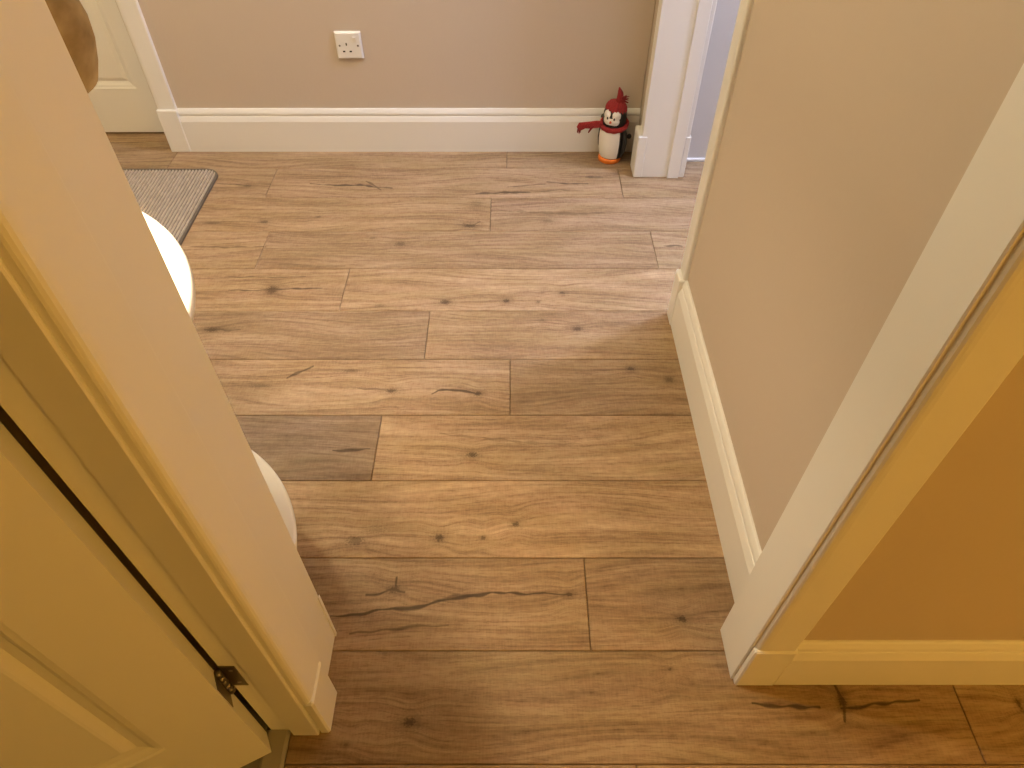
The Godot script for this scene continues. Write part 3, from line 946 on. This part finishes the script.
	tube(st, [Vector3(-0.034, 0.146, 0.036), Vector3(-0.058, 0.144, 0.046), Vector3(-0.080, 0.140, 0.054), Vector3(-0.100, 0.138, 0.061), Vector3(-0.116, 0.133, 0.066), Vector3(-0.123, 0.123, 0.068)], [0.012, 0.0140, 0.0135, 0.0120, 0.0155, 0.0110], 14, 0.55, Vector3.UP)
	obj("tail", st, M.red_knit, scarf)
	st = new_st()
	tube(st, [Vector3(-0.066, 0.138, 0.050), Vector3(-0.076, 0.127, 0.055), Vector3(-0.084, 0.112, 0.058)], [0.009, 0.0085, 0.005], 12, 0.5, Vector3.BACK)
	obj("tail", st, M.red_dark, scarf)
	st = new_st()
	for k in 7:
		var b := Vector3(-0.121, 0.121, 0.067)
		var e := b + Vector3(-0.010 + 0.004 * k * 0.6, -0.014 - 0.003 * (k % 2), 0.003 * (k % 3 - 1))
		tube(st, [b + Vector3(0.002 * k - 0.006, 0, 0), e], [0.0022, 0.0012], 8)
	obj("fringe", st, M.red_dark, scarf)

# ---------------------------------------------------------------- materials
func build_materials() -> void:
	paint = mat(lin(0.80, 0.785, 0.755), 0.38, 0.0, 0.5)
	speckle(paint, 0.02, 0.12, 3.0)
	wall_paint = mat(lin(0.57, 0.485, 0.40), 0.75, 0.0, 0.3)
	speckle(wall_paint, 0.05, 0.22, 2.0)
	M.blue_wall = mat(lin(0.61, 0.585, 0.555), 0.75, 0.0, 0.3)
	M.ceiling = mat(lin(0.80, 0.79, 0.77), 0.9)
	M.white_plastic = mat(lin(0.80, 0.78, 0.75), 0.3)
	M.gloss_white = mat(lin(0.84, 0.82, 0.79), 0.25)
	M.underlay = mat(lin(0.05, 0.035, 0.022), 0.9)
	M.carpet = mat(lin(0.24, 0.225, 0.20), 0.95)
	speckle(M.carpet, 0.25, 6.0, 6.0)
	M.threshold = mat(lin(0.36, 0.33, 0.28), 0.5, 0.2)
	M.hinge = mat(lin(0.20, 0.175, 0.14), 0.38, 0.85)
	M.screw = mat(lin(0.5, 0.48, 0.44), 0.35, 0.9)
	M.slot_shade = mat(lin(0.02, 0.018, 0.015), 0.8)  # near-black colour painting the depth of the pin holes
	M.brass = mat(lin(0.45, 0.32, 0.13), 0.35, 0.9)
	M.mat_back = mat(lin(0.135, 0.108, 0.08), 0.95)
	M.mat_rib = mat(Color.WHITE, 0.95)
	M.mat_rib.vertex_color_use_as_albedo = true
	M.penguin_black = mat(lin(0.016, 0.015, 0.015), 0.42)
	M.penguin_white = mat(lin(0.80, 0.77, 0.73), 0.5)
	M.orange = mat(lin(0.80, 0.20, 0.02), 0.45)
	M.beak = mat(lin(0.65, 0.14, 0.07), 0.5)
	M.red_knit = mat(lin(0.36, 0.016, 0.018), 0.9)
	speckle(M.red_knit, 0.3, 8.0, 12.0)
	var kn := NoiseTexture2D.new()
	kn.width = 256; kn.height = 256; kn.seamless = true
	var kf := FastNoiseLite.new()
	kf.seed = 31
	kf.frequency = 0.09
	kn.noise = kf
	var kr := Gradient.new()
	kr.set_color(0, lin(0.16, 0.006, 0.008))
	kr.set_color(1, lin(0.62, 0.06, 0.06))
	kn.color_ramp = kr
	M.red_knit.albedo_color = Color.WHITE
	M.red_knit.albedo_texture = kn
	M.red_dark = mat(lin(0.20, 0.012, 0.014), 0.9)
	M.shade = mat(lin(0.46, 0.335, 0.155), 0.9)
	var sn := NoiseTexture2D.new()
	sn.width = 256; sn.height = 256; sn.seamless = true
	var f := FastNoiseLite.new()
	f.seed = 12
	f.frequency = 0.03
	sn.noise = f
	var ramp := Gradient.new()
	ramp.set_color(0, lin(0.42, 0.38, 0.30))
	ramp.set_color(1, lin(1.0, 1.0, 1.0))
	sn.color_ramp = ramp
	M.shade.albedo_texture = sn
	M.bulb = mat(Color(1, 0.95, 0.85), 0.4)
	M.bulb.emission_enabled = true
	M.bulb.emission = Color(1, 0.85, 0.6)
	M.bulb.emission_energy_multiplier = 0.8
	M.plank_far = []
	for k in 3:
		M.plank_far.append(plank_material(plank_image(900 + k, 40.0 + k * 5.0, 50.0, Vector3(0.355, 0.236, 0.131) * [1.0, 0.92, 1.06][k], 0.3)))

func _ready() -> void:
	# camera
	var cam := Camera3D.new()
	cam.name = "camera"
	cam.position = Vector3(0, CAM_H, 0)
	cam.rotation_degrees = Vector3(-PITCH, 0, 0)
	cam.fov = rad_to_deg(2.0 * atan(384.0 / FOCAL))
	cam.near = 0.02
	add_child(cam)
	cam.current = true
	# surroundings: a closed house at night, no daylight
	var we := WorldEnvironment.new()
	we.name = "surroundings"
	var env := Environment.new()
	env.background_mode = Environment.BG_COLOR
	env.background_color = Color(0, 0, 0)
	env.tonemap_mode = Environment.TONE_MAPPER_LINEAR
	env.tonemap_exposure = 1.0
	env.sdfgi_enabled = true
	env.ssao_enabled = true
	env.ssil_enabled = true
	we.environment = env
	add_child(we)
	build_materials()
	pendant_lamp(2.1, 1.5, -1.5, NEAR_GAIN, 1.0, "globe pendant lamp of the near room behind the viewer")
	ceiling_lamp(-1.1, 1.3, HALL_GAIN, 1.0, "round ceiling lamp of the hall above the oak floor")
	ceiling_lamp(1.18, 1.884, ROOM_GAIN, 1.0, "round ceiling lamp of the room beyond the far doorway")
	build_floor()
	build_shell()
	build_doors()
	build_console()
	build_mat()
	build_socket()
	build_penguin()
